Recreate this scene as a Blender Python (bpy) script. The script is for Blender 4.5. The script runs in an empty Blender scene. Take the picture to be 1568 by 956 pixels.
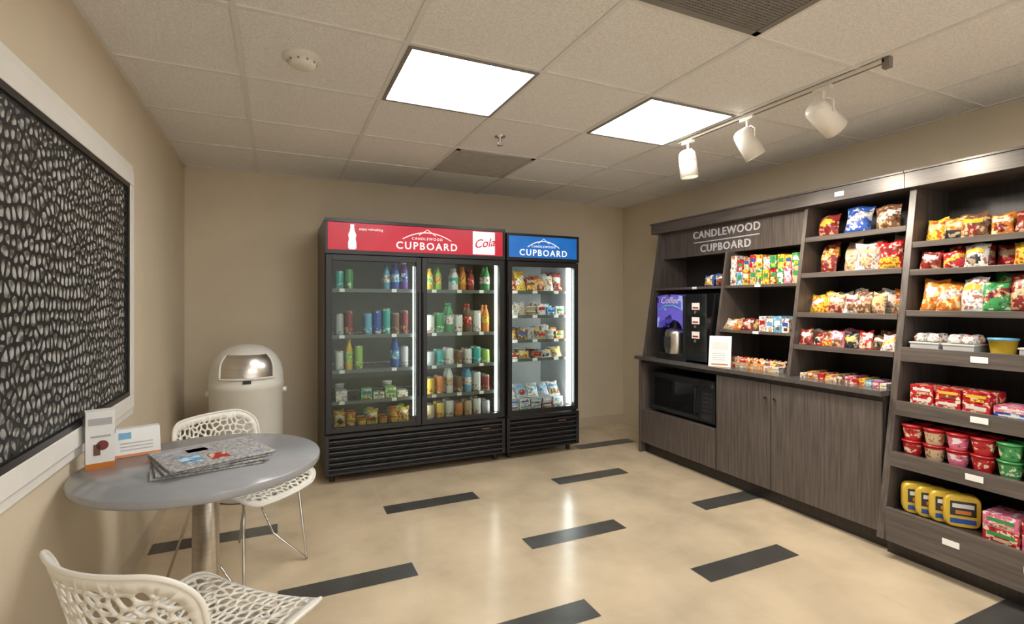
import bpy, math, random
from mathutils import Vector, Matrix
from mathutils.geometry import delaunay_2d_cdt
random.seed(7)
R=random.random
D2R=math.pi/180
scene=bpy.context.scene
H=2.46
# ------------------------------------------------------------------ materials
MATS={}
def nodes(name):
    m=bpy.data.materials.new(name); m.use_nodes=True
    nt=m.node_tree
    return m,nt,nt.nodes['Principled BSDF']
def setin(b,k,v):
    if k in b.inputs: b.inputs[k].default_value=v
def mat(name,col,rough=.5,metal=0,emis=0,noise=.06,scale=12,bump=0,stretch=(1,1,1),bscale=None,accent=None,athr=.58,ecol=None,spec=None,coat=0):
    if name in MATS: return MATS[name]
    m,nt,b=nodes(name)
    N=nt.nodes; L=nt.links
    tc=N.new('ShaderNodeTexCoord'); mp=N.new('ShaderNodeMapping'); mp.inputs['Scale'].default_value=stretch
    L.new(tc.outputs['Object'],mp.inputs['Vector'])
    nz=N.new('ShaderNodeTexNoise'); nz.inputs['Scale'].default_value=scale; nz.inputs['Detail'].default_value=4
    L.new(mp.outputs[0],nz.inputs['Vector'])
    cr=N.new('ShaderNodeValToRGB')
    lo=[max(0,c*(1-noise)) for c in col]+[1]; hi=[min(1,c*(1+noise)) for c in col]+[1]
    cr.color_ramp.elements[0].position=.3; cr.color_ramp.elements[0].color=lo
    cr.color_ramp.elements[1].position=.7; cr.color_ramp.elements[1].color=hi
    if accent:
        cr.color_ramp.elements[1].position=athr-.02
        e=cr.color_ramp.elements.new(athr); e.color=list(accent)+[1]
        e=cr.color_ramp.elements.new(.40); e.color=hi
        e=cr.color_ramp.elements.new(.38); e.color=[c*.3 for c in col]+[1]
    L.new(nz.outputs['Fac'],cr.inputs['Fac'])
    L.new(cr.outputs['Color'],b.inputs['Base Color'])
    b.inputs['Roughness'].default_value=rough; b.inputs['Metallic'].default_value=metal
    if spec is not None: setin(b,'Specular IOR Level',spec)
    if coat: setin(b,'Coat Weight',coat)
    if emis:
        if ecol: b.inputs['Emission Color'].default_value=list(ecol)+[1]
        else: L.new(cr.outputs['Color'],b.inputs['Emission Color'])
        b.inputs['Emission Strength'].default_value=emis
    if bump:
        n2=N.new('ShaderNodeTexNoise'); n2.inputs['Scale'].default_value=bscale or scale*4; n2.inputs['Detail'].default_value=5
        L.new(mp.outputs[0],n2.inputs['Vector'])
        bp=N.new('ShaderNodeBump'); bp.inputs['Strength'].default_value=bump; bp.inputs['Distance'].default_value=.004
        L.new(n2.outputs['Fac'],bp.inputs['Height']); L.new(bp.outputs[0],b.inputs['Normal'])
    MATS[name]=m
    return m
mat('wall_paint',(.65,.56,.42),.75,noise=.03,scale=3,bump=.25,bscale=180)
mat('white_trim',(.80,.78,.73),.4,noise=.02)
mat('baseboard_paint',(.55,.46,.34),.5,noise=.03)
mat('ceiling_tile',(.82,.80,.77),.9,noise=.12,scale=120,bump=.9,bscale=260)
mat('ceiling_grid_bar',(.72,.70,.66),.5,noise=.02)
mat('floor_tile',(.58,.47,.325),.20,noise=.18,scale=2.6,bump=.03,bscale=20)
mat('floor_grout',(.50,.41,.29),.6,noise=.08)
mat('floor_dark_tile',(.062,.060,.055),.28,noise=.2,scale=9,bump=.1,bscale=60)
mat('wood_laminate',(.098,.080,.070),.36,noise=.36,scale=5,stretch=(14,14,.7))
mat('wood_laminate_edge',(.105,.088,.078),.3,noise=.28,scale=5,stretch=(10,.7,14))
mat('wood_dark',(.028,.022,.020),.4,noise=.25,scale=5,stretch=(14,14,.7))
mat('counter_top',(.09,.08,.075),.22,noise=.15,scale=30)
mat('black_metal',(.011,.011,.012),.28,noise=.1)
mat('black_plastic',(.016,.016,.018),.35,noise=.1)
mat('black_gloss',(.008,.008,.009),.08,noise=.05)
mat('art_black',(.010,.010,.010),.45,noise=.1)
mat('art_backing',(.60,.585,.56),.6,noise=.12,scale=20)
mat('grille_grey',(.075,.075,.078),.25,metal=.6,noise=.1)
mat('liner_olive_unlit',(.075,.082,.05),.5,noise=.1)  # dark tone puts the unlit look of the interior into the liner colour
mat('liner_white',(.58,.60,.62),.45,noise=.04)
mat('wire_shelf',(.32,.33,.33),.35,metal=.5,noise=.05)
mat('dark_shelf',(.07,.06,.055),.2,noise=.1)
mat('label_white',(.85,.85,.83),.5,noise=.02)
mat('chrome',(.75,.75,.76),.14,metal=1,noise=.02)
mat('brushed_steel',(.62,.59,.55),.28,metal=1,noise=.08,scale=6,stretch=(1,1,20))
mat('table_grey',(.31,.315,.33),.18,noise=.03,scale=20)
mat('chair_white',(.76,.74,.68),.38,noise=.02)
mat('bin_white',(.72,.71,.65),.4,noise=.03)
mat('lamp_housing',(.80,.76,.68),.4,noise=.02)
mat('detector_plastic',(.72,.68,.6),.5,noise=.02)
mat('vent_grey',(.20,.185,.165),.6,noise=.08)
mat('vent_light',(.42,.395,.36),.6,noise=.08)
mat('panel_frame',(.22,.20,.18),.5,noise=.03)
mat('sign_red',(.50,.006,.03),.3,emis=.22,noise=.12,scale=5)
mat('sign_blue',(.01,.12,.42),.3,emis=.35,noise=.15,scale=5)
mat('sign_white',(.9,.9,.9),.4,emis=.3,noise=.02)
mat('led_strip',(1,1,1),.4,emis=9,ecol=(.93,.97,1))
mat('led_soft',(1,1,1),.4,emis=4.5,ecol=(.95,1,.97))
mat('letter_silver',(.55,.55,.57),.35,noise=.03)
mat('spot_glow',(1,1,1),.4,emis=8,ecol=(1,.9,.75))
mat('paper_white',(.82,.82,.80),.6,noise=.03)
mat('newsprint',(.36,.355,.35),.7,noise=.55,scale=90)
mat('label_strip',(.10,.11,.10),.3,noise=.05)
# emissive lens
m,nt,b=nodes('light_lens'); 
b.inputs['Emission Color'].default_value=(1,.985,.95,1); b.inputs['Base Color'].default_value=(.9,.9,.88,1)
vz=nt.nodes.new('ShaderNodeTexNoise'); vz.inputs['Scale'].default_value=60
rr=nt.nodes.new('ShaderNodeMapRange'); rr.inputs['To Min'].default_value=11; rr.inputs['To Max'].default_value=15
tc=nt.nodes.new('ShaderNodeTexCoord'); nt.links.new(tc.outputs['Object'],vz.inputs['Vector'])
nt.links.new(vz.outputs['Fac'],rr.inputs['Value']); nt.links.new(rr.outputs[0],b.inputs['Emission Strength'])
MATS['light_lens']=m
# glass
def glassmat(name,tint,refl):
    m=bpy.data.materials.new(name); m.use_nodes=True; nt=m.node_tree; nt.nodes.clear()
    o=nt.nodes.new('ShaderNodeOutputMaterial'); t=nt.nodes.new('ShaderNodeBsdfTransparent'); g=nt.nodes.new('ShaderNodeBsdfGlossy')
    g.inputs['Roughness'].default_value=.03; t.inputs['Color'].default_value=tint
    lw=nt.nodes.new('ShaderNodeFresnel'); lw.inputs['IOR'].default_value=refl
    mx=nt.nodes.new('ShaderNodeMixShader'); nt.links.new(lw.outputs[0],mx.inputs[0]); nt.links.new(t.outputs[0],mx.inputs[1]); nt.links.new(g.outputs[0],mx.inputs[2]); nt.links.new(mx.outputs[0],o.inputs['Surface'])
    MATS[name]=m
glassmat('door_glass',(.93,.97,.94,1),1.35)
# packaging palette
PAL=dict(red=(.42,.015,.02),dred=(.20,.02,.02),orange=(.60,.19,.03),yellow=(.68,.46,.05),green=(.05,.26,.08),lime=(.28,.45,.08),blue=(.03,.09,.38),
 sky=(.12,.36,.58),white=(.66,.66,.64),cream=(.52,.40,.24),brown=(.15,.07,.035),black=(.02,.02,.02),purple=(.14,.06,.30),pink=(.58,.14,.22),silver=(.42,.42,.43),teal=(.03,.34,.31))
ACC=dict(red=(.75,.65,.45),dred=(.55,.35,.2),orange=(.8,.7,.35),yellow=(.5,.08,.02),green=(.7,.7,.5),lime=(.8,.8,.7),blue=(.65,.65,.7),
 sky=(.75,.8,.85),white=(.42,.15,.1),cream=(.32,.12,.06),brown=(.55,.4,.22),black=(.4,.3,.2),purple=(.5,.4,.6),pink=(.85,.75,.75),silver=(.2,.26,.45),teal=(.7,.75,.7))
for k,c in PAL.items():
    mat('pkg_'+k,c,.3,noise=.15,scale=40,accent=ACC[k],athr=.57)
    mat('flat_'+k,c,.3,noise=.06)
# ------------------------------------------------------------------ mesh builder
class MB:
    def __init__(s,name): s.name=name; s.v=[]; s.f=[]; s.m=[]; s.sm=[]; s.mats=[]
    def mi(s,n):
        if n not in s.mats: s.mats.append(n)
        return s.mats.index(n)
    def add(s,vs,fs,m,smooth=False,M=None):
        o=len(s.v)
        for p in vs:
            p=Vector(p)
            if M is not None: p=M@p
            s.v.append(p)
        for i,f in enumerate(fs):
            s.f.append([o+a for a in f]); s.m.append(s.mi(m[i] if isinstance(m,list) else m)); s.sm.append(smooth)
    def box(s,x0,x1,y0,y1,z0,z1,m,M=None):
        vs=[(x0,y0,z0),(x1,y0,z0),(x1,y1,z0),(x0,y1,z0),(x0,y0,z1),(x1,y0,z1),(x1,y1,z1),(x0,y1,z1)]
        s.add(vs,[(0,3,2,1),(4,5,6,7),(0,1,5,4),(1,2,6,5),(2,3,7,6),(3,0,4,7)],m,False,M)
    def prism(s,poly,y0,y1,m):  # poly in xz
        n=len(poly); vs=[(x,y0,z) for x,z in poly]+[(x,y1,z) for x,z in poly]
        fs=[tuple(range(n)),tuple(range(2*n-1,n-1,-1))]+[((i+1)%n,i,n+i,n+(i+1)%n) for i in range(n)]
        s.add(vs,fs,m)
    def lathe(s,prof,m,n=16,M=None,smooth=True,a0=0,a1=360,cap=True):
        full=(a1-a0)>=360; k=n if full else n+1
        vs=[];fs=[];ms=[]
        for r,z in prof:
            for i in range(k):
                a=(a0+(a1-a0)*i/n)*D2R; vs.append((r*math.cos(a),r*math.sin(a),z))
        for j in range(len(prof)-1):
            for i in range(n):
                i2=(i+1)%k if full else i+1
                fs.append((j*k+i,j*k+i2,(j+1)*k+i2,(j+1)*k+i)); ms.append(m[j] if isinstance(m,list) else m)
        s.add(vs,fs,ms,smooth,M)
        if cap and full:
            for j,fl in ((0,1),(len(prof)-1,0)):
                if prof[j][0]>1e-4:
                    ring=[(prof[j][0]*math.cos(2*math.pi*i/n),prof[j][0]*math.sin(2*math.pi*i/n),prof[j][1]) for i in range(n)]
                    if fl: ring=ring[::-1]
                    mm=(m[0] if j==0 else m[-1]) if isinstance(m,list) else m
                    s.add(ring,[tuple(range(n))],mm,False,M)
    def cyl(s,p0,p1,r,m,n=12,r1=None,smooth=True):
        p0=Vector(p0);p1=Vector(p1);d=p1-p0
        M=Matrix.Translation(p0)@d.to_track_quat('Z','Y').to_matrix().to_4x4()
        s.lathe([(r,0),(r if r1 is None else r1,d.length)],m,n,M,smooth)
    def tube(s,pts,r,m,n=8,closed=False):
        pts=[Vector(p) for p in pts]; k=len(pts); vs=[];fs=[]
        prev=None
        for i,p in enumerate(pts):
            if closed: t=(pts[(i+1)%k]-pts[i-1]).normalized()
            else: t=(pts[min(i+1,k-1)]-pts[max(i-1,0)]).normalized()
            ref=prev if prev is not None else (Vector((0,0,1)) if abs(t.z)<.9 else Vector((1,0,0)))
            a=(ref-t*ref.dot(t)).normalized(); b=t.cross(a); prev=a
            for j in range(n):
                an=2*math.pi*j/n; vs.append(p+a*r*math.cos(an)+b*r*math.sin(an))
        for i in range(k if closed else k-1):
            i2=(i+1)%k
            for j in range(n): fs.append((i*n+j,i*n+(j+1)%n,i2*n+(j+1)%n,i2*n+j))
        if not closed: fs+= [tuple(range(n-1,-1,-1)),tuple(range((k-1)*n,k*n))]
        s.add(vs,fs,m,True)
    def text(s,body,size,M,m,sp=1.0,ext=.0015,shear=0,off=0):
        cu=bpy.data.curves.new('tmp','FONT'); cu.body=body; cu.size=size; cu.extrude=ext; cu.align_x='CENTER'; cu.align_y='CENTER'; cu.space_character=sp; cu.shear=shear; cu.resolution_u=3; cu.offset=off
        ob=bpy.data.objects.new('tmp',cu); scene.collection.objects.link(ob)
        dg=bpy.context.evaluated_depsgraph_get(); me=bpy.data.meshes.new_from_object(ob.evaluated_get(dg))
        s.add([v.co.copy() for v in me.vertices],[tuple(p.vertices) for p in me.polygons],m,False,M)
        bpy.data.objects.remove(ob); bpy.data.curves.remove(cu); bpy.data.meshes.remove(me)
    def build(s,bevel=0,parent=None,subsurf=0):
        me=bpy.data.meshes.new(s.name); 
        xs=[p.x for p in s.v]; ys=[p.y for p in s.v]; zs=[p.z for p in s.v]
        c=Vector(((min(xs)+max(xs))/2,(min(ys)+max(ys))/2,min(zs)))
        me.from_pydata([tuple(p-c) for p in s.v],[],s.f)
        for n in s.mats: me.materials.append(MATS[n])
        me.polygons.foreach_set('material_index',s.m); me.polygons.foreach_set('use_smooth',s.sm)
        me.validate(); me.update()
        ob=bpy.data.objects.new(s.name,me); scene.collection.objects.link(ob); ob.location=c
        if bevel:
            b=ob.modifiers.new('bevel','BEVEL'); b.width=bevel; b.segments=2; b.limit_method='ANGLE'; b.angle_limit=50*D2R
        if parent: 
            bpy.context.view_layer.update()
            ob.parent=parent; ob.matrix_parent_inverse=parent.matrix_world.inverted()
        return ob
T=Matrix.Translation
def RZ(a): return Matrix.Rotation(a*D2R,4,'Z')
def RX(a): return Matrix.Rotation(a*D2R,4,'X')
def RY(a): return Matrix.Rotation(a*D2R,4,'Y')
TXT_Y=RX(90)                  # text facing -Y
TXT_X=RZ(-90)@RX(90)          # text facing -X
# ------------------------------------------------------------------ perforated plate generator
def clip(poly,n,c):
    out=[]
    for i in range(len(poly)):
        a=poly[i];b_=poly[(i+1)%len(poly)]
        da=n[0]*a[0]+n[1]*a[1]-c; db=n[0]*b_[0]+n[1]*b_[1]-c
        if da<=0: out.append(a)
        if (da<0 and db>0) or (da>0 and db<0):
            t=da/(da-db); out.append((a[0]+t*(b_[0]-a[0]),a[1]+t*(b_[1]-a[1])))
    return out
def area(p): return sum(p[i][0]*p[(i+1)%len(p)][1]-p[(i+1)%len(p)][0]*p[i][1] for i in range(len(p)))/2
def plate(outer,inner,s,strand,u0,u1,v0,v1,seed,amin,asp=1.0,jit=.85,cc_=.28):
    rnd=random.Random(seed); pts=[]
    nj=int((v1-v0)/(s*asp))+3; ni=int((u1-u0)/s)+3
    grid={}
    for j in range(-1,nj):
        for i in range(-1,ni):
            p=(u0+(i+.5*(j%2)+(rnd.random()-.5)*jit)*s, v0+(j+(rnd.random()-.5)*jit)*s*asp); grid[(i,j)]=p
    verts=[Vector(p) for p in outer]; faces=[list(range(len(outer)))]
    for (gi,gj),p in grid.items():
        poly=[(p[0]-2*s,p[1]-2*s*asp),(p[0]+2*s,p[1]-2*s*asp),(p[0]+2*s,p[1]+2*s*asp),(p[0]-2*s,p[1]+2*s*asp)]
        for di in range(-3,4):
            for dj in range(-3,4):
                q=grid.get((gi+di,gj+dj))
                if q is None or (di==0 and dj==0): continue
                dx,dy=q[0]-p[0],q[1]-p[1]; d=math.hypot(dx,dy)
                if d<1e-6: continue
                n=(dx/d,dy/d); poly=clip(poly,n,n[0]*p[0]+n[1]*p[1]+d/2-strand)
                if len(poly)<3: break
            if len(poly)<3: break
        if len(poly)<3: continue
        for i in range(len(inner)):
            a=inner[i];b_=inner[(i+1)%len(inner)]; d=math.dist(a,b_)
            if d<1e-6: continue
            n=((b_[1]-a[1])/d,-(b_[0]-a[0])/d); poly=clip(poly,n,n[0]*a[0]+n[1]*a[1])
            if len(poly)<3: break
        if len(poly)<3 or abs(area(poly))<amin: continue
        cc=[]
        for i in range(len(poly)):
            a=poly[i];b_=poly[(i+1)%len(poly)]
            cc+= [(a[0]*(1-cc_)+b_[0]*cc_,a[1]*(1-cc_)+b_[1]*cc_),(a[0]*cc_+b_[0]*(1-cc_),a[1]*cc_+b_[1]*(1-cc_))]
        dd=[]
        for q in cc:
            if not dd or math.dist(dd[-1],q)>.0006: dd.append(q)
        if math.dist(dd[0],dd[-1])<.0006: dd.pop()
        if len(dd)<3: continue
        o_=len(verts); verts+= [Vector(q) for q in dd]; faces.append(list(range(o_,o_+len(dd))))
    res=delaunay_2d_cdt(verts,[],faces,0,1e-6,True)
    return res[0],[tuple(f) for f,o_ in zip(res[2],res[5]) if list(o_)==[0]]
# ------------------------------------------------------------------ room
XL,XR,YB,YF=-.675,3.6,4.78,-1.5
def room(name,*a,m='wall_paint'):
    b=MB(name); b.box(*a,m); return b.build()
room('wall_left',XL-.1,XL,YF-.1,YB+.1,0,H)
room('wall_right',XR,XR+.1,YF-.1,YB+.1,0,H)
room('wall_back',XL,XR,YB,YB+.1,0,H)
b=MB('wall_front'); b.box(XL,-.35,YF-.1,YF,0,H,'wall_paint'); b.box(3.2,XR,YF-.1,YF,0,H,'wall_paint'); b.box(-.35,3.2,YF-.1,YF,2.3,H,'wall_paint'); b.build()  # wide opening added behind the camera to let in soft world light
room('baseboard_back',XL,XR,YB-.012,YB,0,.10,m='baseboard_paint')
room('baseboard_left',XL,XL+.012,YF,YB-.012,0,.10,m='baseboard_paint')
b=MB('floor'); b.box(XL-.1,XR+.1,YF-.1,YB+.1,-.1,0,'floor_tile')
def fq(x0,x1,y0,y1,z,m): b.add([(x0,y0,z),(x1,y0,z),(x1,y1,z),(x0,y1,z)],[(0,1,2,3)],m)
bands=[(-.26,-.11),(.39,.54),(1.04,1.18),(1.85,1.99),(2.51,2.65),(3.32,3.46),(4.04,4.18)]
for y0,y1 in bands:
    for y in (y0,y1): fq(XL,XR,y-.0012,y+.0012,.0006,'floor_grout')
for k in range(-1,6): fq(.64*k-.0012,.64*k+.0012,YF,YB,.0007,'floor_grout')
darks={6:[4],5:[-1,1,3],4:[0,2,4],3:[-1,1,3],2:[0,2,4],1:[1,3],0:[0,2,4]}
for i,ks in darks.items():
    y0,y1=bands[i]
    for k in ks:
        x0=max(XL,.64*k); x1=min(XR,.64*k+.64); fq(x0,x1,y0,y1,.0012,'floor_dark_tile')
b.build()
# ceiling
PX=.645; gx=[-.15+PX*k for k in range(0,6)]; gy=[4.065-PX*k for k in range(0,9)]
c=MB('ceiling'); c.box(XL-.1,XR+.1,YF-.1,YB+.1,H,H+.1,'ceiling_tile')
for x in gx: c.box(x-.011,x+.011,YF,YB,H-.006,H,'ceiling_grid_bar')
for y in gy: c.box(XL,XR,y-.011,y+.011,H-.0055,H,'ceiling_grid_bar')
for x0,x1,y0,y1 in ((XL,XL+.018,YF,YB),(XR-.018,XR,YF,YB),(XL,XR,YB-.018,YB)): c.box(x0,x1,y0,y1,H-.005,H,'ceiling_grid_bar')
c.build()
def cell(i,j):
    return gx[i]+.011,gx[i+1]-.011,gy[j+1]+.011,gy[j]-.011
def panel(i,j):
    x0,x1,y0,y1=cell(i,j); p=MB('ceiling_light_panel'); z=H
    w=.018
    p.box(x0,x1,y0,y0+w,z-.012,z,'panel_frame');p.box(x0,x1,y1-w,y1,z-.012,z,'panel_frame')
    p.box(x0,x0+w,y0+w,y1-w,z-.012,z,'panel_frame');p.box(x1-w,x1,y0+w,y1-w,z-.012,z,'panel_frame')
    p.box(x0+w,x1-w,y0+w,y1-w,z-.006,z,'light_lens'); p.build()
panel(1,2);panel(3,2);panel(1,6);panel(3,6)  # last two are unseen panels added behind the camera to light the room
def vent(i,j,mm):
    x0,x1,y0,y1=cell(i,j); p=MB('ceiling_air_vent'); z=H
    p.box(x0,x1,y0,y1,z-.004,z,mm)
    w=.03
    for a in ((x0,x1,y0,y0+w),(x0,x1,y1-w,y1),(x0,x0+w,y0,y1),(x1-w,x1,y0,y1)): p.box(*a,z-.010,z-.004,mm)
    n=40
    for k in range(n):
        y=y0+w+(y1-y0-2*w)*(k+.5)/n; p.box(x0+w,x1-w,y-.004,y+.003,z-.008,z-.004,mm)
        x=x0+w+(x1-x0-2*w)*(k+.5)/n; p.box(x-.003,x+.003,y0+w,y1-w,z-.007,z-.004,mm)
    p.build()
vent(2,0,'vent_light');vent(2,4,'vent_grey')
# smoke detector
d=MB('smoke_detector'); d.lathe([(.082,0),(.082,-.012),(.074,-.018),(.06,-.020),(.058,-.032),(.045,-.044),(.02,-.047),(0,-.047)],'detector_plastic',32,T((.10,2.46,H)))
for k in range(10):
    d.box(.052,.0605,-.004,.004,-.031,-.023,'vent_grey',T((.10,2.46,H))@RZ(k*36))
d.build()
s=MB('fire_sprinkler'); Ms=T((1.33,3.08,H)); s.lathe([(.038,0),(.036,-.006),(.012,-.010),(.010,-.03),(.006,-.03),(.006,-.045)],'chrome',20,Ms)
s.tube([(1.33-.010,3.08,H-.028),(1.33-.018,3.08,H-.04),(1.33-.006,3.08,H-.056)],.003,'chrome');s.tube([(1.33+.010,3.08,H-.028),(1.33+.018,3.08,H-.04),(1.33+.006,3.08,H-.056)],.003,'chrome')
s.lathe([(.0,-.056),(.022,-.057),(.022,-.060),(0,-.060)],'chrome',16,Ms); s.build()
# ------------------------------------------------------------------ track light
tr=MB('track_light'); TX=2.47; TY0,TY1=1.37,2.66
tr.box(TX-.014,TX+.014,TY0,TY1,H-.022,H-.006,'lamp_housing')
tr.box(TX-.008,TX+.008,TY0+.01,TY1-.01,H-.0225,H-.020,'vent_grey')
tr.box(TX-.014,TX+.014,TY0-.02,TY0+.010,H-.05,H-.004,'vent_grey')
heads=[(2.58,(.10,-.05,-1)),(2.11,(.42,-.22,-.85)),(1.66,(.85,-.15,-.60))]
for y,ax in heads:
    ax=Vector(ax).normalized()
    tr.box(TX-.014,TX+.014,y-.045,y+.045,H-.040,H-.020,'lamp_housing')
    tr.cyl((TX,y,H-.085),(TX,y,H-.04),.008,'lamp_housing')
    cen=Vector((TX,y,H-.165))
    side=Vector((0,1,0)); side=(side-ax*side.dot(ax)).normalized()
    tr.tube([cen+side*.058,cen+side*.058+Vector((0,0,.05)),Vector((TX,y,H-.085))+side*.03,Vector((TX,y,H-.085))-side*.03,cen-side*.058+Vector((0,0,.05)),cen-side*.058],.005,'lamp_housing')
    M=T(cen-ax*.07)@ax.to_track_quat('Z','Y').to_matrix().to_4x4()
    tr.lathe([(0,-.012),(.03,-.010),(.045,0),(.053,.015),(.056,.05),(.058,.17),(.054,.17),(.050,.13),(.048,.125)],'lamp_housing',28,M,cap=False)
    tr.lathe([(.048,.125),(0,.12)],'spot_glow',28,M,cap=False)
    li=bpy.data.lights.new('track_spot','SPOT'); li.energy=24; li.color=(1,.88,.72); li.spot_size=110*D2R; li.spot_blend=.9; li.shadow_soft_size=.045
    lo=bpy.data.objects.new('track_spot_lamp',li); scene.collection.objects.link(lo); lo.location=cen+ax*.115
    aim=(Vector((3.3,y-.05,1.1))-lo.location) if ax.x<.2 else (Vector((3.3,y-.35,1.2))-lo.location)
    lo.rotation_euler=aim.to_track_quat('-Z','Y').to_euler()
tr.build()
# ------------------------------------------------------------------ wall art: perforated black plate over a pale backing
y0,y1,z0,z1=.9,3.0,.935,1.92
a=MB('wall_art_panel')
a.box(XL,XL+.006,y0,y1,z0,z1,'art_backing')
def rect_dense(a0,a1,b0,b1,st=.05):
    pts=[]
    cs=[(a0,b0),(a1,b0),(a1,b1),(a0,b1)]
    for i in range(4):
        p,q=cs[i],cs[(i+1)%4]; k=int(math.dist(p,q)/st)
        pts+=[(p[0]+(q[0]-p[0])*t/k,p[1]+(q[1]-p[1])*t/k) for t in range(k)]
    return pts
AV,AT=plate(rect_dense(y0,y1,z0,z1),[(y0+.006,z0+.006),(y1-.006,z0+.006),(y1-.006,z1-.006),(y0+.006,z1-.006)],.034,.0060,y0,y1,z0,z1,11,.00008,1.25,.85)
a.add([(XL+.016,v[0],v[1]) for v in AV],AT,'art_black')
w=.022
for q in ((y0-w,y1+w,z1,z1+w),(y0-w,y1+w,z0-w,z0),(y0-w,y0,z0,z1),(y1,y1+w,z0,z1)): a.box(XL,XL+.024,*q,'black_metal')
ao=a.build()
a=MB('trim_art'); y0-=w;y1+=w;z0-=w;z1+=w
for ww,e0,dp in ((.07,0,.026),(.04,.07,.014)):
    i0=e0;o0=e0+ww
    for q in ((y0-o0,y1+o0,z1+i0,z1+o0),(y0-o0,y1+o0,z0-o0,z0-i0),(y0-o0,y0-i0,z0-i0,z1+i0),(y1+i0,y1+o0,z0-i0,z1+i0)): a.box(XL,XL+dp,*q,'white_trim')
a.build(bevel=.004)
# ------------------------------------------------------------------ product primitives (front faces -Y, base z=0)
def bag(B,M,w,h,dp,m1,m2,tilt=8):
    nu,nv=10,12; vs=[];fs=[];ms=[]; pt=random.randint(0,3); m3=random.choice(['white','cream','yellow','dred','black','brown'])
    ph=R()*6
    for sgn in(-1,1):
        o=len(vs)
        for j in range(nv+1):
            for i in range(nu+1):
                u=i/nu;v=j/nv
                t=dp/2*(max(0,1-abs(2*u-1)**2.0))**.6*(max(0,math.sin(math.pi*v)))**.6
                t*=1+.22*math.sin(9*u+5*v+ph)*math.sin(math.pi*v)
                ww=w*(1-.13*math.sin(math.pi*v)**.7)
                vs.append(((u-.5)*ww,sgn*t,v*h+.006*math.sin(7*u+ph)*v))
        for j in range(nv):
            for i in range(nu):
                q=(o+j*(nu+1)+i,o+j*(nu+1)+i+1,o+(j+1)*(nu+1)+i+1,o+(j+1)*(nu+1)+i)
                if sgn>0:q=q[::-1]
                fs.append(q); U=(i+.5)/nu-.5; V=(j+.5)/nv
                k='pkg_'+m1
                if j in(0,nv-1): k='flat_'+m1
                elif pt==0 and (U/.36)**2+((V-.62)/.17)**2<1: k='flat_'+m2
                elif pt==1 and abs(V-.55-U*.35)<.11: k='pkg_'+m2
                elif pt==2 and (V<.38 and abs(U)<.4): k='pkg_'+m3
                elif pt==3 and ((U/.30)**2+((V-.33)/.2)**2<1): k='pkg_'+m3
                if pt in(2,3) and .60<V<.78 and abs(U)<.36: k='flat_'+m2
                ms.append(k)
    B.add(vs,fs,ms,True,M@RX(-tilt)@RY(R()*12-6))
def carton(B,M,w,h,dp,m1,m2):
    B.box(-w/2,w/2,0,dp,0,h,'pkg_'+m1,M)
    B.box(-w*.38,w*.38,-.001,0,h*.45,h*.72,'flat_'+m2,M)
    B.box(-w*.2,w*.3,-.001,0,h*.12,h*.34,'pkg_'+random.choice(['cream','white','brown','yellow']),M)
def bottle(B,M,r,h,liq,lab,cap,n=12):
    p=[(r*.85,0),(r,.01),(r,h*.28),(r*1.01,h*.29),(r*1.01,h*.58),(r,h*.6),(r*.92,h*.68),(r*.45,h*.86),(r*.38,h*.90),(r*.45,h*.91),(r*.45,h*.99),(r*.3,h)]
    l='flat_'+liq; B.lathe(p,[l,l,l,'pkg_'+lab,l,l,l,l,'flat_'+cap,'flat_'+cap,'flat_'+cap],n,M)
def can(B,M,r,h,m1,n=12):
    B.lathe([(r*.8,0),(r,h*.06),(r,h*.35),(r,h*.9),(r*.85,h*.97),(r*.85,h),(r*.8,h*.985),(0,h*.985)],['wire_shelf','pkg_'+m1,'flat_'+m1,'pkg_'+m1,'wire_shelf','wire_shelf','wire_shelf'],n,M)
def cup(B,M,r,h,m1,m2,n=16):
    B.lathe([(r*.72,0),(r*.8,h*.2),(r*.92,h*.75),(r*.96,h*.9),(r*1.04,h*.9),(r*1.04,h*.97),(0,h)],['flat_'+m1,'pkg_'+m1,'flat_'+m2,'flat_'+m2,'flat_'+m2,'flat_'+m2],n,M)
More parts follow.
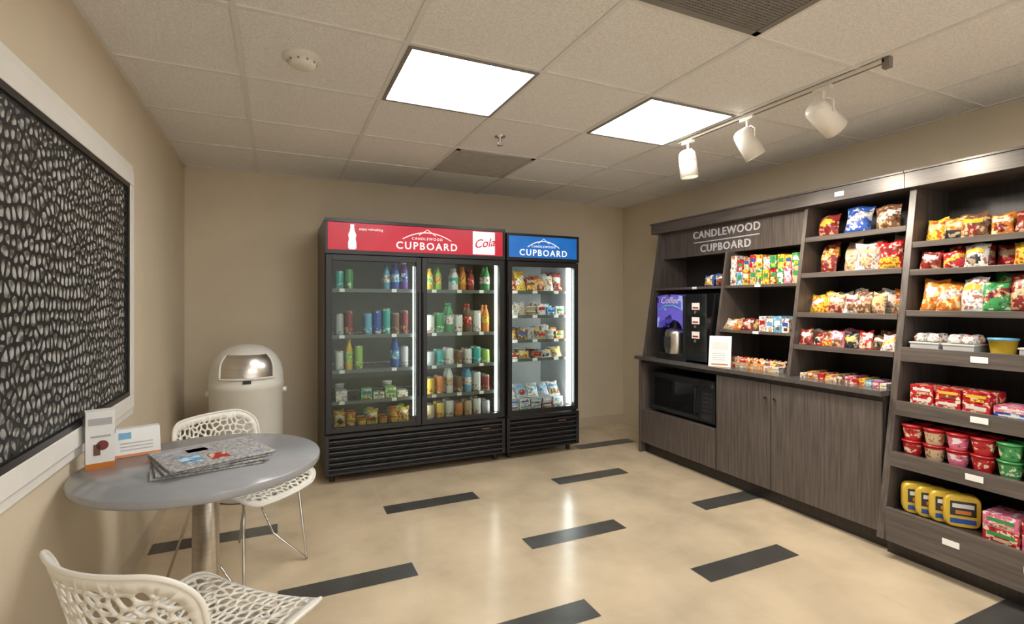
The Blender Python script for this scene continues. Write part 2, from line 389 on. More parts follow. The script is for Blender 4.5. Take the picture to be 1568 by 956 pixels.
# ------------------------------------------------------------------ refrigerators
def fridge(name,x0,x1,top,ndoor,liner,sign):
    yf,yb=4.02,4.74; B=MB(name); k='black_metal'
    B.box(x0,x0+.035,yf+.045,yb,.06,top,k);B.box(x1-.035,x1,yf+.045,yb,.06,top,k)
    B.box(x0+.035,x1-.035,yb-.04,yb,.06,top,k)
    B.box(x0+.035,x1-.035,yf+.045,yb-.04,.06,.37,k); B.box(x0+.035,x1-.035,yf+.045,yb-.04,1.74,top,k)
    l=liner
    B.box(x0+.035,x0+.045,yf+.06,yb-.04,.37,1.74,l);B.box(x1-.045,x1-.035,yf+.06,yb-.04,.37,1.74,l)
    B.box(x0+.045,x1-.045,yb-.05,yb-.04,.37,1.74,l);B.box(x0+.045,x1-.045,yf+.06,yb-.05,.37,.38,l);B.box(x0+.045,x1-.045,yf+.06,yb-.05,1.73,1.74,l)
    zt=1.975 if top>1.98 else 1.955
    B.box(x0,x1,yf,yf+.045,zt,top,k)
    B.box(x0,x1,yf,yf+.045,1.735,1.765,k);B.box(x0,x0+.02,yf,yf+.045,1.765,zt,k);B.box(x1-.02,x1,yf,yf+.045,1.765,zt,k)
    B.box(x0+.02,x1-.02,yf+.008,yf+.045,1.765,zt,'sign_'+sign)
    B.box(x0,x1,yf+.02,yf+.045,.07,.37,k)
    B.box(x0,x0+.03,yf-.002,yf+.02,.07,.37,k);B.box(x1-.03,x1,yf-.002,yf+.02,.07,.37,k);B.box(x0+.03,x1-.03,yf-.002,yf+.02,.345,.37,k);B.box(x0+.03,x1-.03,yf-.002,yf+.02,.07,.085,k)
    n=6
    for i in range(n):
        z=.095+i*.042; B.add([(x0+.03,yf+.018,z),(x1-.03,yf+.018,z),(x1-.03,yf-.004,z+.012),(x0+.03,yf-.004,z+.012),(x1-.03,yf-.004,z+.022),(x0+.03,yf-.004,z+.022),(x1-.03,yf+.018,z+.034),(x0+.03,yf+.018,z+.034)],[(0,1,2,3),(3,2,4,5),(5,4,6,7)],['black_metal','grille_grey','black_metal'])
    B.box(x1-.22,x1-.14,yf-.006,yf-.003,.295,.305,'flat_brown')
    for x in(x0+.06,x1-.06):
        for y in(yf+.1,yb-.06): B.cyl((x,y,0),(x,y,.065),.02,k)
    W=(x1-x0-.01)/ndoor
    for i in range(ndoor):
        a0=x0+.005+W*i+.003;a1=x0+.005+W*(i+1)-.003;f=.042;z0,z1=.385,1.728
        B.box(a0,a0+f,yf,yf+.04,z0,z1,k);B.box(a1-f,a1,yf,yf+.04,z0,z1,k);B.box(a0+f,a1-f,yf,yf+.04,z0,z0+f*.9,k);B.box(a0+f,a1-f,yf,yf+.04,z1-f,z1,k)
        B.box(a0+f,a1-f,yf+.014,yf+.018,z0+f*.9,z1-f,'door_glass')
        hx=a1-.016 if (i==0 and ndoor==2) else a0+.016
        B.box(hx-.010,hx+.010,yf-.014,yf,.62,1.45,'black_plastic')
    B.box(x0+.035,x1-.035,yf+.045,yf+.06,1.70,1.74,k)
    if ndoor==2:
        xm=(x0+x1)/2; B.box(xm-.03,xm+.03,yf+.045,yf+.075,.37,1.74,k)
    return B
def wshelf(B,x0,x1,z,strip=True):
    y0,y1=4.115,4.68
    B.box(x0,x1,y0,y0+.006,z-.012,z-.002,'wire_shelf'); B.box(x0,x1,y1-.006,y1,z-.012,z-.002,'wire_shelf')
    n=int((x1-x0)/.03)
    for i in range(n+1):
        x=x0+(x1-x0)*i/n; B.box(x-.002,x+.002,y0,y1,z-.004,z,'wire_shelf')
    if strip: B.box(x0,x1,y0-.004,y0,z-.022,z+.006,'label_strip')
x0,x1=.318,1.785; F1=fridge('display_refrigerator',x0,x1,2.0,2,'liner_olive_unlit','red')
SH=[1.47,1.11,.84,.60,.395]
for z in SH: 
    wshelf(F1,x0+.05,(x0+x1)/2-.005,z,z>.4); wshelf(F1,(x0+x1)/2+.005,x1-.05,z,z>.4)
    for xx in (.45,.85,1.18,1.40,1.6):
        if z>.4: F1.box(xx-.02,xx+.02,4.108,4.1108,z-.02,z+.006,'label_white')
F1.box(1.088,1.10,4.10,4.125,.45,1.66,'led_soft');F1.box(1.725,1.735,4.10,4.12,.42,1.70,'led_strip');F1.box(.997,1.003,4.085,4.10,.45,1.66,'led_soft')
o=F1.build(bevel=.0025)
S=MB('header_graphics')
yy=4.0265
def sgn(B,cx,cz,w,sc):
    B.text('CUPBOARD',.078*sc,T((cx,yy,cz))@TXT_Y,'sign_white',sp=1.25,off=.0012)
    pts=[(cx+w*t,yy,cz+.052*sc+.055*sc*(1-t*t)) for t in [i/8-1 for i in range(17)]]
    B.tube(pts,.004,'sign_white',6)
    B.text('CANDLEWOOD',.028*sc,T((cx,yy,cz+.058*sc))@TXT_Y,'sign_white',sp=1.3)
    pts=[(cx+w*.35*t,yy,cz+.085*sc+.045*sc*(1-abs(t))) for t in (-1,0,1)]
    B.tube(pts,.003,'sign_white',6)
sgn(S,1.10,1.818,.20,1.05)
S.box(1.49,1.69,yy,yy+.002,1.775,1.967,'sign_white')
S.text('Cola',.10,T((1.59,yy-.001,1.868))@TXT_Y@RZ(8),'sign_red',shear=.4,off=.001)
bo=[(.020,0),(.030,.01),(.030,.05),(.024,.08),(.030,.11),(.018,.14),(.013,.17),(.015,.19)]
S.add([(.515+r,yy-.001,1.772+z) for r,z in bo]+[(.515-r,yy-.001,1.772+z) for r,z in bo],[(i,i+1,9+i,8+i) for i in range(7)],'sign_white')
S.text('enjoy refreshing',.028,T((.655,yy,1.93))@TXT_Y,'sign_white')
S.build(parent=o)
x0,x1=1.80,2.53; F2=fridge('display_refrigerator',x0,x1,1.975,1,'liner_white','blue')
SH2=[1.47,1.25,1.03,.86,.395]
for z in SH2: 
    wshelf(F2,x0+.05,x1-.05,z,z>.4)
    for xx in (1.92,2.12,2.34):
        if z>.4: F2.box(xx-.025,xx+.025,4.108,4.1108,z-.02,z+.006,'label_white')
F2.box(2.445,2.475,4.085,4.11,.44,1.68,'led_strip'); F2.box(1.86,1.87,4.085,4.10,.44,1.68,'led_soft')
o2=F2.build(bevel=.0025)
S=MB('header_graphics'); sgn(S,2.165,1.808,.16,1.0); S.build(parent=o2)
# beverages
B=MB('beverage_bottles_and_cans')
def rowb(B,x0,x1,z,cols,kind,h,r=.031,deep=2,y0=4.16):
    n=int((x1-x0)/(2*r+.008)); 
    for i in range(n):
        c=cols[int(i*len(cols)/n)]
        if c is None: continue
        kk=kind
        if kind=='m': kk=random.choice('bcc')
        rs=r*(.82+.2*R())
        for k in range(deep):
            x=x0+(i+.5)*(x1-x0)/n; y=y0+k*(2*r+.015); M=T((x,y,z))@RZ(R()*360)
            if kk=='b': bottle(B,M,rs,h*(.85+.17*((i*37)%5)/5),c[0],c[1],c[2])
            else: can(B,M,r,h*(.60+.2*((i*13)%3)/3),c[0])
G=('green','white','green');TE=('teal','sky','white');BL=('blue','sky','blue');PU=('purple','blue','white');RD=('dred','red','red');SK=('sky','white','blue');YE=('yellow','lime','yellow');OR=('orange','yellow','orange');WH=('white','cream','white');BR=('brown','red','red');LI=('lime','yellow','green')
a0,a1=.40,.98; c0,c1=1.12,1.70
rowb(B,a0,a1,SH[0],[TE,G,None,None,None,SK,BL,PU],'m',.24)
rowb(B,a0,a1,SH[1],[('silver','red','white'),RD,None,SK,BL,('teal','sky','sky'),BR,RD],'c',.29)
rowb(B,a0,a1,SH[2],[WH,YE,LI,None,None,None,BL,('silver','blue','white')],'m',.26)
rowb(B,c0,c1,SH[0],[YE,LI,None,('white','teal','white'),OR,RD,None,G,('teal','green','white')],'b',.215)
rowb(B,c0,c1,SH[1],[WH,G,G,WH,BR,WH,OR,OR],'m',.26,.035)
rowb(B,c0,c1,SH[2],[('silver',),('teal',),('white',),('brown',),('white',),('teal',),('lime',)],'c',.20,.035)
rowb(B,c0,c1,SH[3],[YE,OR,WH,BR,SK,WH,RD,WH],'m',.23,.034)
rowb(B,c0,c1,SH[4],[('cream',),('yellow',),('white',),('orange',),('cream',),('white',),('silver',)],'c',.20,.036)
B.build()
B=MB('chilled_food_packs')
for i,x in enumerate([a0+.05+.095*i for i in range(6)]):
    if i==1: continue
    carton(B,T((x,4.14,SH[3])),.085,.05+.05*R(),.1,random.choice(['white','green','lime','sky','white']),random.choice(['white','green','blue']))
    if R()>.4: cup(B,T((x,4.30,SH[3])),.04,.12,random.choice(['white','green','sky']),'white')
for i in range(7):
    x=a0+.04+.083*i
    for k in range(2):
        c_=random.choice(['orange','yellow','yellow','lime'])
        if i%3==0: bag(B,T((x,4.17+.1*k,SH[4])),.09,.12,.06,c_,'white',14)
        else:
            cup(B,T((x,4.16+.1*k,SH[4])),.037,.06,c_,'orange' if c_=='yellow' else 'yellow')
            if i%2: cup(B,T((x,4.16+.1*k,SH[4]+.06)),.037,.055,'yellow','orange')
e0,e1=1.87,2.44
cfg=[(SH2[0],['red','yellow','dred','orange','white','dred'],.17,'bag'),(SH2[1],['white','silver','cream','white','sky','white'],.12,'mix'),(SH2[2],['cream','brown','silver','cream','white','orange'],.12,'mix'),(SH2[3],['brown','cream','dred','silver','cream'],.09,'mix')]
for z,cols,h,kd in cfg:
    for k in range(2):
        for i,cn in enumerate(cols):
            x=e0+(i+.5)*(e1-e0)/len(cols)
            hh=h*(.7+.45*R())
            kk=kd if kd!='mix' else random.choice(['bag','box','tub'])
            if kk=='bag': bag(B,T((x,4.17+.09*k,z)),.11,hh,.05,cn,random.choice(['white','yellow','cream']),16)
            elif kk=='tub':
                for q in range(2): B.lathe([(.035,0),(.046,.035),(.048,.035),(.048,.042),(0,.043)],['flat_'+cn,'flat_white','flat_white','flat_white'],14,T((x,4.165+.12*k,z+q*.043)))
            else: carton(B,T((x,4.135+.12*k,z))@RZ(R()*12-6),.085,hh*.8,.09,cn,random.choice(['white','red','green','blue']))
for i in range(5):
    x=e0+.05+.115*i
    for k in range(2):
        for q in range(2): carton(B,T((x,4.14+.2*k,SH2[4]+q*.05))@RZ(R()*20-10),.105,.048,.17,random.choice(['white','silver','white','dred']),random.choice(['sky','white','blue']))
    bag(B,T((x,4.2,SH2[4]+.10)),.12,.14,.07,random.choice(['white','silver','black','white']),'sky',30)
B.build()
# ------------------------------------------------------------------ base cabinet
WL='wood_laminate'
C=MB('base_cabinet')
C.box(3.08,3.595,1.69,3.75,0,.09,'wood_dark')
C.box(3.04,3.595,2.87,3.75,.09,.39,WL);C.box(3.022,3.04,2.875,3.75,.10,.40,WL)
C.box(3.04,3.595,1.69,2.87,.09,.82,'wood_dark')
C.box(3.022,3.04,2.397,2.863,.10,.818,WL);C.box(3.022,3.04,1.70,2.392,.10,.818,WL)
C.box(3.03,3.595,1.69,3.75,.82,.85,'wood_dark')
C.box(3.02,3.595,3.75,3.775,.0,.85,WL); C.box(3.56,3.595,2.87,3.75,.39,.82,'wood_dark')
C.box(2.99,3.595,1.685,3.80,.85,.88,'counter_top')
for y in (2.36,2.43): C.cyl((3.022,y,.72),(3.008,y,.72),.008,'chrome')
C.build(bevel=.002)
def xs(z): return 2.925+.165*z
ZT=2.01
U=MB('hutch_shelf')
def div(y0,y1,z0,z1,m=WL): U.prism([(xs(z0),z0),(3.595,z0),(3.595,z1),(xs(z1),z1)],y0,y1,m)
def shelf(y0,y1,z,m=WL,t=.02,off=.012): U.box(xs(z)+off,3.575,y0,y1,z-t,z,m)
def label(y,z,x=None,w=.07,h=.03): 
    x=xs(z) if x is None else x; U.box(x-.004,x-.001,y-w/2,y+w/2,z-h/2,z+h/2,'label_white')
div(3.75,3.78,.88,ZT); div(2.935,2.955,.88,1.77); div(2.29,2.315,.88,ZT)
U.box(3.575,3.595,1.685,3.75,.88,ZT,'wood_dark')
U.box(3.21,3.595,1.685,3.83,ZT,2.095,'wood_laminate_edge')
U.box(3.20,3.595,1.685,3.84,2.095,2.108,'wood_laminate_edge')
U.box(3.29,3.31,2.84,3.75,1.77,ZT,WL);U.box(3.29,3.31,2.315,2.836,1.77,ZT,WL)
U.box(3.31,3.575,2.315,3.75,1.77,1.785,'wood_dark')
shelf(2.315,2.935,1.50);shelf(2.955,3.75,1.50);shelf(2.315,2.935,1.16)
U.box(xs(1.5)+.012,3.575,2.935,2.955,1.48,1.499,WL)
for z in(1.79,1.55,1.29,1.08):
    shelf(1.685,2.29,z,'dark_shelf',.012); U.box(xs(z)+.004,xs(z)+.012,1.685,2.29,z-.02,z+.012,'wood_laminate_edge')
label(3.25,1.49,xs(1.5)+.012,.05,.02);label(2.63,1.49,xs(1.5)+.012,.05,.02);label(2.6,1.15,xs(1.16)+.012,.05,.02);label(2.05,2.05,3.21,.06,.03)
uo=U.build(bevel=.0018)
S=MB('header_lettering')
S.text('CANDLEWOOD',.088,T((3.287,3.03,1.945))@TXT_X,'letter_silver',sp=1.1,ext=.004,off=.001)
S.text('CUPBOARD',.088,T((3.287,3.03,1.825))@TXT_X,'letter_silver',sp=1.15,ext=.004,off=.001)
S.box(3.284,3.290,2.70,3.36,1.880,1.888,'letter_silver')
S.build(parent=uo)
U=MB('snack_shelving_unit')
div(1.645,1.68,.10,ZT); div(.78,.81,.10,ZT)
U.box(3.575,3.595,.81,1.645,.1,ZT,'wood_dark')
U.box(3.21,3.595,.74,1.684,ZT,2.095,'wood_laminate_edge')
U.box(3.20,3.595,.73,1.684,2.095,2.108,'wood_laminate_edge')
for z in(1.69,1.535,1.31):
    shelf(.81,1.645,z,'dark_shelf',.012); U.box(xs(z)+.004,xs(z)+.012,.81,1.645,z-.02,z+.012,'wood_laminate_edge')
for z in(1.12,.83,.56):
    shelf(.81,1.645,z-.01,'wood_dark',.02,.02); U.box(xs(z)-.012,xs(z)+.02,.81,1.645,z-.075,z+.002,'wood_laminate_edge')
U.box(2.985,3.575,.81,1.645,.24,.255,'wood_dark');U.box(2.955,2.985,.79,1.645,.095,.27,'wood_laminate_edge');U.box(3.04,3.595,.78,1.68,0,.10,'wood_dark')
for y in(1.30,1.0):
    label(y,1.085,xs(1.12)-.012);label(y-.02,.80,xs(.83)-.012);label(y-.02,.53,xs(.56)-.012);label(y+.05,.20,2.955)
U.build(bevel=.0018)
# snacks
B=MB('snack_packages')
def MX(y,z,dx=.02,rot=0): return T((xs(z)+dx,y,z))@RZ(-90+rot)
def bags(y0,y1,z,cols,h,w=None,dp=.06,deep=2,dx=.055,tilt=8):
    n=len(cols)
    for k in range(deep):
        for i,cn in enumerate(cols):
            if cn is None: continue
            if k==0 and deep>1 and R()<.12: continue
            y=y1-(i+.5)*(y1-y0)/n; ww=w or (y1-y0)/n*.95
            bag(B,MX(y+.02*(R()-.5),z,dx+k*.075+.03*R(),R()*36-18),ww*(.82+.22*R()),h*(.78+.25*R()),dp,cn if R()>.12 else random.choice(['white','cream','brown','silver']),random.choice(['yellow','white','dred','cream','white']),tilt+R()*9)
# A
bags(2.97,3.40,1.50,[None,None,'blue','sky'],.12,.09)
for i,cn in enumerate(['white','sky','yellow','cream','green','yellow','red','green','pink','cream']):
    y=2.90-i*.058-.03; hh=.10+.03*R()
    carton(B,MX(y,1.50,.03+.015*R()),.052,hh,.12,cn,random.choice(['red','white','blue','green','yellow']))
    carton(B,MX(y,1.50,.035+.015*R())@T((0,0,hh)),.052,.08+.03*R(),.12,random.choice(['white','sky','cream','red','green','yellow']),random.choice(['red','white','blue','green','yellow']))
bags(2.60,2.92,1.16,['cream','orange','dred','brown'],.11,.10,.05,2,.05,28)
for i in range(4): carton(B,MX(2.56-i*.06,1.16,.03),.055,.085+.03*R(),.12,['white','white','sky','white'][i],['red','sky','white','blue'][i])
# B
bags(1.72,2.26,1.79,['dred','blue','brown'],.185,.16,.09,1)
bags(1.71,2.27,1.55,['dred','cream','orange','red'],.22,.14,.09)
bags(1.70,2.28,1.29,['yellow','yellow','cream','white','brown','cream','orange'],.165,.11,.07)
bags(1.70,2.28,1.08,['dred','red','brown','pink','black','red','brown','dred'],.13,.095,.05,2,.055,18)
cols=['white','orange','cream','red','orange','white','brown','pink','red','yellow','sky','pink','white','red']
for i in range(13):
    y=2.22-i*.040
    carton(B,T((3.10+.02*R(),y,.88))@RZ(-90+R()*20-10),.035,.02+.035*R(),.17,cols[i%len(cols)],random.choice(['red','white','yellow']))
for i in range(4):
    M=T((3.14,2.86-i*.125,.88))@RZ(-90)
    carton(B,M,.12,.035,.16,['red','cream','orange','white'][i],'cream')
    for q in range(4): bag(B,M@T((-.045+q*.03,.05,.03)),.05,.05,.02,random.choice(['orange','red','cream','brown']),'cream',30)
B.build()
B=MB('snack_packages')
bags(.85,1.62,1.69,['yellow','orange','brown','orange','dred','orange','yellow','red'],.145,.115,.07)
bags(.85,1.62,1.535,['dred','red','dred','red','yellow','yellow','brown','yellow'],.135,.115,.07)
bags(.85,1.61,1.31,['orange','orange','white','green','dred','white','lime','red'],.20,.135,.09)
for i in range(5):
    y=1.55-i*.15
    if i%3==2:
        B.lathe([(.045,0),(.055,.07),(.058,.07),(.058,.08),(0,.082)],['flat_yellow','flat_sky','flat_sky','flat_sky'],20,T((xs(1.12)+.09,y,1.112)))
    else:
        M=T((xs(1.12)+.02,y+.065,1.112))@RZ(-90)
        B.box(0,.13,0,.16,0,.035,'flat_silver',M);B.box(-.004,.134,-.004,.164,.035,.042,'flat_white',M)
        for q in range(4): B.lathe([(0,0),(.03,.005),(.032,.025),(.02,.045),(0,.048)],'pkg_white',10,M@T((.035+.06*(q%2),.04+.08*(q//2),.042)))
for i in range(3):
    for q in range(2):
        carton(B,MX(1.535-i*.115,.83,.015)@T((0,0,-.008+q*.055))@RZ(R()*5-2.5),.105,.052,.15,'red',random.choice(['yellow','white']))
for i in range(3):
    for q in range(2): carton(B,MX(1.17-i*.14,.83,.01)@T((0,0,-.008+q*.03))@RZ(R()*10-5),.13,.028,.16,['blue','pink','sky'][(i+q)%3],'white')
for i in range(7):
    y=1.580-i*.10
    for k in range(2):
        for q in range(2):
            cup(B,T((xs(.56)+.07+k*.1,y,.552+q*.082)),.047,.08,['red','cream','pink','red','green','lime','red'][i],['red','red','red','red','green','green','white'][i])
def rpack(M):
    n=28; w,h=.072,.08; E=.42
    ring=[(w*math.copysign(abs(math.cos(2*math.pi*i/n))**E,math.cos(2*math.pi*i/n)),h*math.copysign(abs(math.sin(2*math.pi*i/n))**E,math.sin(2*math.pi*i/n))) for i in range(n)]
    prof=[(0.93,-.028),(1,-.020),(1,.020),(.93,.028)]
    vs=[(p[0]*s_,y_,p[1]*s_+h) for s_,y_ in prof for p in ring]
    fs=[(j*n+i,j*n+(i+1)%n,(j+1)*n+(i+1)%n,(j+1)*n+i) for j in range(3) for i in range(n)]+[tuple(range(n)),tuple(range(4*n-1,3*n-1,-1))]
    B.add(vs,fs,'flat_yellow',False,M)
    B.box(-.05,.05,-.030,-.0281,.06,.13,'flat_black',M);B.box(-.042,.042,-.0315,-.030,.098,.118,'flat_white',M);B.box(-.03,.03,-.0315,-.030,.068,.086,'flat_orange',M)
    B.box(-.05,.05,-.0295,-.0281,.022,.045,'flat_blue',M)
for i in range(4): rpack(T((3.07+.004*i,1.545-i*.060,.255))@RZ(-52))
for i in range(3):
    for q in range(2): carton(B,T((3.02,1.19-i*.14,.255+q*.065))@RZ(-90),.13,.063,.16,'pink' if (i+q)%2 else 'red','green')
B.build()
# ------------------------------------------------------------------ microwave
Mw=MB('microwave_oven'); x=3.08
Mw.box(x+.02,3.50,2.93,3.68,.414,.75,'black_metal')
Mw.box(x,x+.02,3.09,3.68,.415,.748,'black_plastic'); Mw.box(x-.003,x,3.15,3.62,.46,.70,'black_gloss')
Mw.box(x,x+.02,2.93,3.085,.415,.748,'black_plastic'); Mw.box(x-.002,x,2.945,3.07,.69,.725,'black_gloss')
for i in range(5):
    for j in range(3): Mw.box(x-.003,x,2.955+j*.038,2.985+j*.038,.50+i*.033,.522+i*.033,'grille_grey')
Mw.box(x-.004,x,2.95,3.07,.43,.475,'grille_grey')
Mw.box(x-.002,x,3.10,3.67,.425,.445,'grille_grey')
Mw.tube([(x,3.11,.47),(x-.03,3.11,.48),(x-.03,3.11,.68),(x,3.11,.69)],.008,'black_gloss')
for xx in(3.15,3.46):
    for y in(3.0,3.6): Mw.cyl((xx,y,.40),(xx,y,.415),.012,'black_plastic')
Mw.build(bevel=.003)
# ------------------------------------------------------------------ coffee machine
mat('purple_graphic',(.07,.055,.30),.2,noise=.5,scale=7,accent=(.26,.32,.64),athr=.60,emis=.3)  # slight emission added to brighten the graphic, not a lamp
K=MB('coffee_machine'); x=3.04; y0,y1=2.975,3.56;z0=.88
ym=3.20
K.box(x+.12,3.46,y0,y1,z0+.0,z0+.56,'black_plastic')
K.box(x,x+.12,y0,ym-.0,z0+.02,z0+.555,'black_gloss')
K.box(x,x+.12,ym,y1,z0,z0+.05,'black_plastic')
K.box(x+.01,x+.11,ym+.03,y1-.03,z0+.05,z0+.056,'grille_grey')
def yz(poly,xa,xb,m):
    n=len(poly); vs=[(xa,p[0],p[1]) for p in poly]+[(xb,p[0],p[1]) for p in poly]
    fs=[tuple(range(n)),tuple(range(2*n-1,n-1,-1))]+[((i+1)%n,i,n+i,n+(i+1)%n) for i in range(n)]
    K.add(vs,fs,m)
zc=z0+.27; cy=(ym+y1)/2; rw=(y1-ym)/2
N_=12
arch=[(cy+(rw-.03)*math.cos(math.pi*i/N_),zc-.0+.08*math.sin(math.pi*i/N_)) for i in range(N_+1)]
for i in range(N_):
    p,q=arch[i],arch[i+1]
    tz=lambda yv: z0+.555-.02*((yv-cy)/rw)**2
    yz([p,(p[0],tz(p[0])),(q[0],tz(q[0])),q],x-.012,x+.12,'purple_graphic')
yz([(y1,z0+.05),(y1,z0+.535),(y1-.03,z0+.545),(y1-.03,z0+.05)],x-.004,x+.12,'black_plastic')
yz([(ym,z0+.05),(ym+.03,z0+.05),(ym+.03,z0+.545),(ym,z0+.535)],x-.004,x+.12,'black_plastic')
K.tube([(x-.014,cy-.13,z0+.43),(x-.015,cy-.05,z0+.465),(x-.015,cy+.05,z0+.46),(x-.014,cy+.13,z0+.42)],.008,'flat_sky',6)
K.text('Coffee',.08,T((x-.014,cy,z0+.505))@TXT_X,'flat_white',shear=.3)
K.lathe([(.085,0),(.09,.01),(.09,.17),(.08,.20),(.03,.215),(0,.215)],'brushed_steel',24,T((x+.06,cy,z0+.056)))
K.box(x-.045,x-.028,cy-.03,cy+.03,z0+.10,z0+.2,'grille_grey')
K.lathe([(.02,0),(.02,.06)],'black_plastic',12,T((x+.06,cy,z0+.268)))
for i in range(3):
    zz=z0+.43-i*.115; K.box(x-.003,x,ym-.15,ym-.07,zz,zz+.055,'label_white'); K.box(x-.004,x-.003,ym-.14,ym-.08,zz+.01,zz+.022,'flat_red'); K.cyl((x,ym-.11,zz-.02),(x-.008,ym-.11,zz-.02),.012,'chrome')
K.build(bevel=.004)
P=MB('counter_notice_holder'); M=T((3.05,2.86,.88))@RZ(-58)
P.box(-.08,.08,0,.05,0,.004,'paper_white',M); P.box(-.08,.08,0,.004,0,.235,'paper_white',M@RX(-12)); P.box(-.06,.06,-.001,0,.13,.19,'flat_white',M@RX(-12)); P.box(-.06,.06,-.001,0,.012,.022,'flat_orange',M@RX(-12))
for i in range(4): P.box(-.055,.04,-.001,0,.05+i*.016,.054+i*.016,'flat_silver',M@RX(-12))
P.build()
# ------------------------------------------------------------------ trash can
cx,cy=-.20,4.12
Tn=MB('trash_can'); M=T((cx,cy,0))
Tn.lathe([(.20,0),(.225,.01),(.235,.04),(.237,.76),(.241,.765),(.241,.80),(.237,.805),(.237,.85),(.234,.88),(.222,.93),(.198,.98),(.16,1.022),(.11,1.05),(.05,1.064),(0,1.067)],'bin_white',48,M,cap=False)
Tn.lathe([(0,0),(.20,0)],'bin_white',48,M,cap=False)
def dome(zv):
    pr=[(.237,.805),(.237,.85),(.234,.88),(.222,.93),(.198,.98),(.16,1.022),(.11,1.05)]
    for (r0,za),(r1,zb) in zip(pr,pr[1:]):
        if za<=zv<=zb: return r0+(r1-r0)*(zv-za)/(zb-za)
    return .11
dirc=math.atan2(-4.12,.20)/D2R
zs=[.845+.165*i/8 for i in range(9)]
vs=[];fs=[]
for j,zv in enumerate(zs):
    hw=.165*math.sqrt(max(0,1-(max(0,(j-3)/7.5))**2))
    for i in range(17):
        t=(i/8-1); r=dome(zv)+.004; an=dirc*D2R+math.asin(max(-1,min(1,t*hw/r)))
        vs.append((r*math.cos(an),r*math.sin(an),zv))
for j in range(8):
    for i in range(16): fs.append((j*17+i,j*17+i+1,(j+1)*17+i+1,(j+1)*17+i))
Tn.add(vs,fs,'brushed_steel',True,M)
ring=[vs[i] for i in range(17)]+[vs[j*17+16] for j in range(1,9)]+[vs[8*17+i] for i in range(15,-1,-1)]+[vs[j*17] for j in range(7,0,-1)]
Tn.tube([Vector(p)*1.0+Vector((cx,cy,0)) for p in ring],.008,'bin_white',8,closed=True)
for sx in(-1,1):
    px=cx+sx*.236; Tn.cyl((px,cy,.73),(px+sx*.022,cy,.73),.02,'bin_white')
Mt=T((cx,cy,0))@RZ(dirc+90)
Tn.box(-.025,.025,-.243,-.238,.815,.835,'black_plastic',Mt)
Tn.build()
# ------------------------------------------------------------------ table
cx,cy=-.252,2.28; r=.412; z=.755
Tb=MB('round_table'); M=T((cx,cy,0))
Tb.lathe([(0,z-.032),(r-.008,z-.032),(r-.002,z-.028),(r,z-.02),(r,z-.005),(r-.003,z),(0,z)],'table_grey',96,M,cap=False)
Tb.lathe([(.30,0),(.305,.006),(.28,.014),(.08,.03),(.046,.05),(.046,z-.05),(.12,z-.04),(.12,z-.032)],'brushed_steel',48,M)
Tb.build()
Bx=MB('brochure_box'); M=T((-.590,2.325,z))@RZ(18)
Bx.box(-.042,.042,0,.06,0,.210,'paper_white',M);Bx.box(-.0425,.0425,-.001,0,0,.022,'flat_orange',M);Bx.box(.042,.0425,0,.06,0,.022,'flat_orange',M)
Bx.box(-.034,.034,-.0012,0,.160,.185,'flat_silver',M)
Bx.lathe([(.018,-.0005),(.018,.0012)],'flat_dred',20,M@T((.006,0,.085))@RX(90));Bx.box(-.02,.0,-.0012,0,.05,.09,'flat_brown',M);Bx.box(-.028,.03,-.0012,0,.115,.122,'flat_silver',M)
Bx.text('to go',.03,M@T((.0435,.03,.13))@RZ(90)@TXT_Y,'flat_purple',ext=.0003)
Bx.build(bevel=.001)
Tc=MB('table_tent_card'); M=T((-.505,2.465,z))@RZ(16)
Tc.box(-.075,.075,0,.002,0,.110,'paper_white',M@RX(-18));Tc.box(-.075,.075,.068,.070,0,.105,'paper_white',M)
Tc.box(-.076,.076,-.0012,0,.0,.010,'flat_orange',M@RX(-18));Tc.box(-.06,-.02,-.0012,0,.07,.095,'flat_sky',M@RX(-18))
for i in range(3): Tc.box(-.055,.05,-.0012,0,.025+i*.013,.029+i*.013,'flat_silver',M@RX(-18))
Tc.build()
Nw=MB('newspaper_stack')
for i in range(4):
    M=T((-.250+.006*(R()-.5)+.008*i,2.26+.01*(R()-.5),z+.0095*i))@RZ(14+(R()-.5)*9+3*i)
    w,h=.175,.15
    Nw.box(-w,w,-h,h,0,.008,'newsprint',M)
    Nw.cyl(M@Vector((-w,-h,.0045)),M@Vector((w,-h,.0045)),.0045,'newsprint',8)
M=M@T((0,0,.0082))
for q,c in (((-.15,.02,.03,.12),'pkg_silver'),((.03,.15,-.02,.10),'newsprint'),((-.15,.15,.128,.145),'flat_silver'),((-.12,-.05,-.10,.01),'pkg_sky'),((.05,.14,-.12,-.05),'pkg_silver'),((-.07,.0,.04,.09),'flat_white'),((-.03,.03,-.11,-.03),'pkg_red')):
    Nw.box(q[0],q[1],q[2],q[3],0,.0006,c,M)
Nw.build()
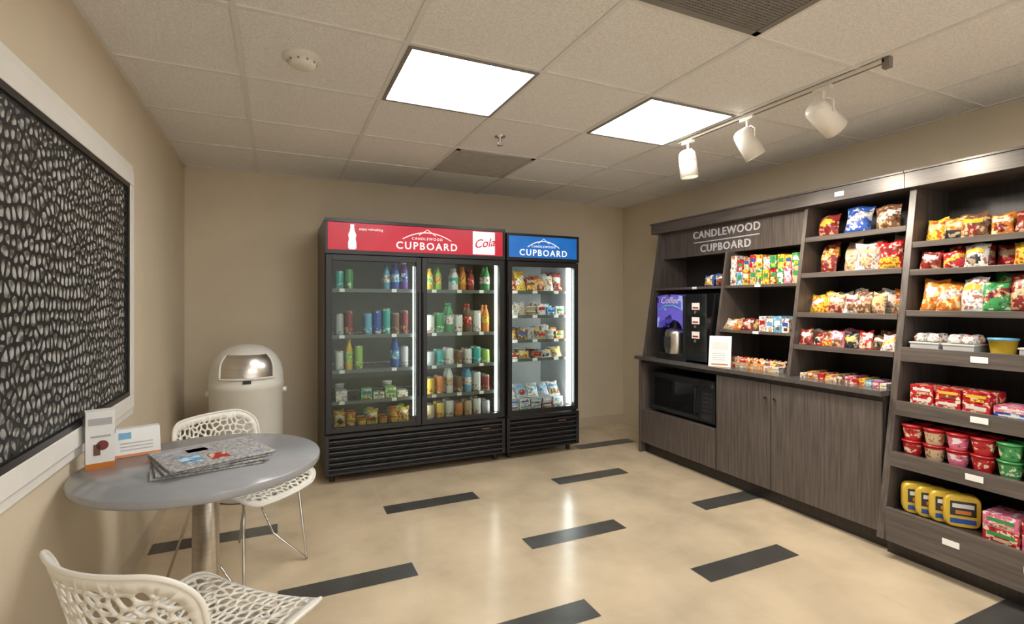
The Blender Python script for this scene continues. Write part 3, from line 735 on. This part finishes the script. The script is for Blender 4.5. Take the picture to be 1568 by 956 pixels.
# ------------------------------------------------------------------ lace chairs
prof=[(.275,.415),(.225,.446),(.08,.442),(-.07,.434),(-.16,.440),(-.21,.485),(-.235,.56),(-.26,.66),(-.29,.768)]
def crm(p0,p1,p2,p3,t):
    return tuple(.5*((2*p1[k])+(-p0[k]+p2[k])*t+(2*p0[k]-5*p1[k]+4*p2[k]-p3[k])*t*t+(-p0[k]+3*p1[k]-3*p2[k]+p3[k])*t**3) for k in(0,1))
dense=[]
for i in range(len(prof)-1):
    for t in range(10): dense.append(crm(prof[max(i-1,0)],prof[i],prof[i+1],prof[min(i+2,len(prof)-1)],t/10))
dense.append(prof[-1])
cum=[0]
for a_,b_ in zip(dense,dense[1:]): cum.append(cum[-1]+math.dist(a_,b_))
LL=cum[-1]
def pp(v):
    v=max(0,min(LL,v))
    for i in range(len(cum)-1):
        if cum[i+1]>=v:
            t=(v-cum[i])/(cum[i+1]-cum[i]+1e-9); return (dense[i][0]+(dense[i+1][0]-dense[i][0])*t,dense[i][1]+(dense[i+1][1]-dense[i][1])*t)
    return dense[-1]
HW=.25
def shell(u,v):
    f,zz=pp(v); s=min(1,max(0,(v-.40)/.15)); s=s*s*(3-2*s)
    f+=1.5*u*u*s; zz+=.40*u*u*(1-s)
    wd=1-.06*math.sin(math.pi*min(1,v/LL))
    return Vector((f,u*wd,zz))
def domain(mg,rad,n=9,dense_=True):
    hw=HW-mg; v0,v1=mg,LL-mg*1.5; pts=[]
    for cxx,cyy,a0 in((hw-rad,v1-rad,0),(-hw+rad,v1-rad,90),(-hw+rad,v0+rad,180),(hw-rad,v0+rad,270)):
        for i in range(n+1):
            a=(a0+90*i/n)*D2R; pts.append((cxx+rad*math.cos(a),cyy+rad*math.sin(a)))
    out=[]
    for i in range(len(pts)):
        a=pts[i];b_=pts[(i+1)%len(pts)]; k=max(1,int(math.dist(a,b_)/.025)) if dense_ else 1
        for t in range(k): out.append((a[0]+(b_[0]-a[0])*t/k,a[1]+(b_[1]-a[1])*t/k))
    return out
LO=domain(0,.10)
LV,LT=plate(LO,domain(.024,.085,6,False),.031,.0038,-HW,HW,0,LL,3,.00006)
def chair(x,y,ang):
    root=bpy.data.objects.new('dining_chair',None); scene.collection.objects.link(root); root.location=(x,y,0)
    M=T((x,y,0))@RZ(ang)
    s=MB('lace_shell'); s.add([shell(v[0],v[1]) for v in LV],LT,'chair_white',True,M)
    ob=s.build(); md=ob.modifiers.new('thick','SOLIDIFY'); md.thickness=.006; md.offset=0
    rim=MB('shell_rim'); rim.tube([M@shell(p[0],p[1]) for p in LO],.0065,'chair_white',8,closed=True)
    rob=rim.build()
    lg=MB('leg_frame'); rr_=.0065
    for sy in(-1,1):
        def P(a,b_,c_): return M@Vector((a,sy*b_,c_))
        lg.tube([P(-.10,.15,.425),P(.16,.165,.432),P(.185,.17,.42),P(.215,.195,.05),P(.22,.198,.0065)],rr_,'chrome')
        lg.tube([P(.22,.198,.0075),P(.02,.17,.12),P(-.14,.15,.41)],rr_*.8,'chrome')
        lg.tube([P(-.12,.15,.425),P(-.15,.155,.40),P(-.27,.21,.0065)],rr_,'chrome')
    lg.tube([M@Vector((.15,-.165,.432)),M@Vector((.15,.165,.432))],rr_,'chrome');lg.tube([M@Vector((-.10,-.15,.425)),M@Vector((-.10,.15,.425))],rr_,'chrome')
    lo=lg.build()
    bpy.context.view_layer.update()
    for o_ in(ob,rob,lo): o_.parent=root; o_.matrix_parent_inverse=root.matrix_world.inverted()
chair(-.155,2.93,-45)
chair(-.215,1.63,47)
# ------------------------------------------------------------------ world + camera
w=bpy.data.worlds.new('World'); scene.world=w; w.use_nodes=True; w.node_tree.nodes['Background'].inputs[0].default_value=(1,.96,.90,1); w.node_tree.nodes['Background'].inputs[1].default_value=1.0  # even background light, a soft fill through the opening added in wall_front
cam=bpy.data.cameras.new('camera'); co=bpy.data.objects.new('camera',cam); scene.collection.objects.link(co); scene.camera=co
co.location=(0,0,1.36); co.rotation_euler=(90*D2R,0,-24.7*D2R); cam.sensor_width=36; cam.lens=17.91; cam.shift_y=-.0083; cam.clip_start=.05
scene.view_settings.view_transform='Standard'; scene.view_settings.look='None'; scene.view_settings.exposure=.68
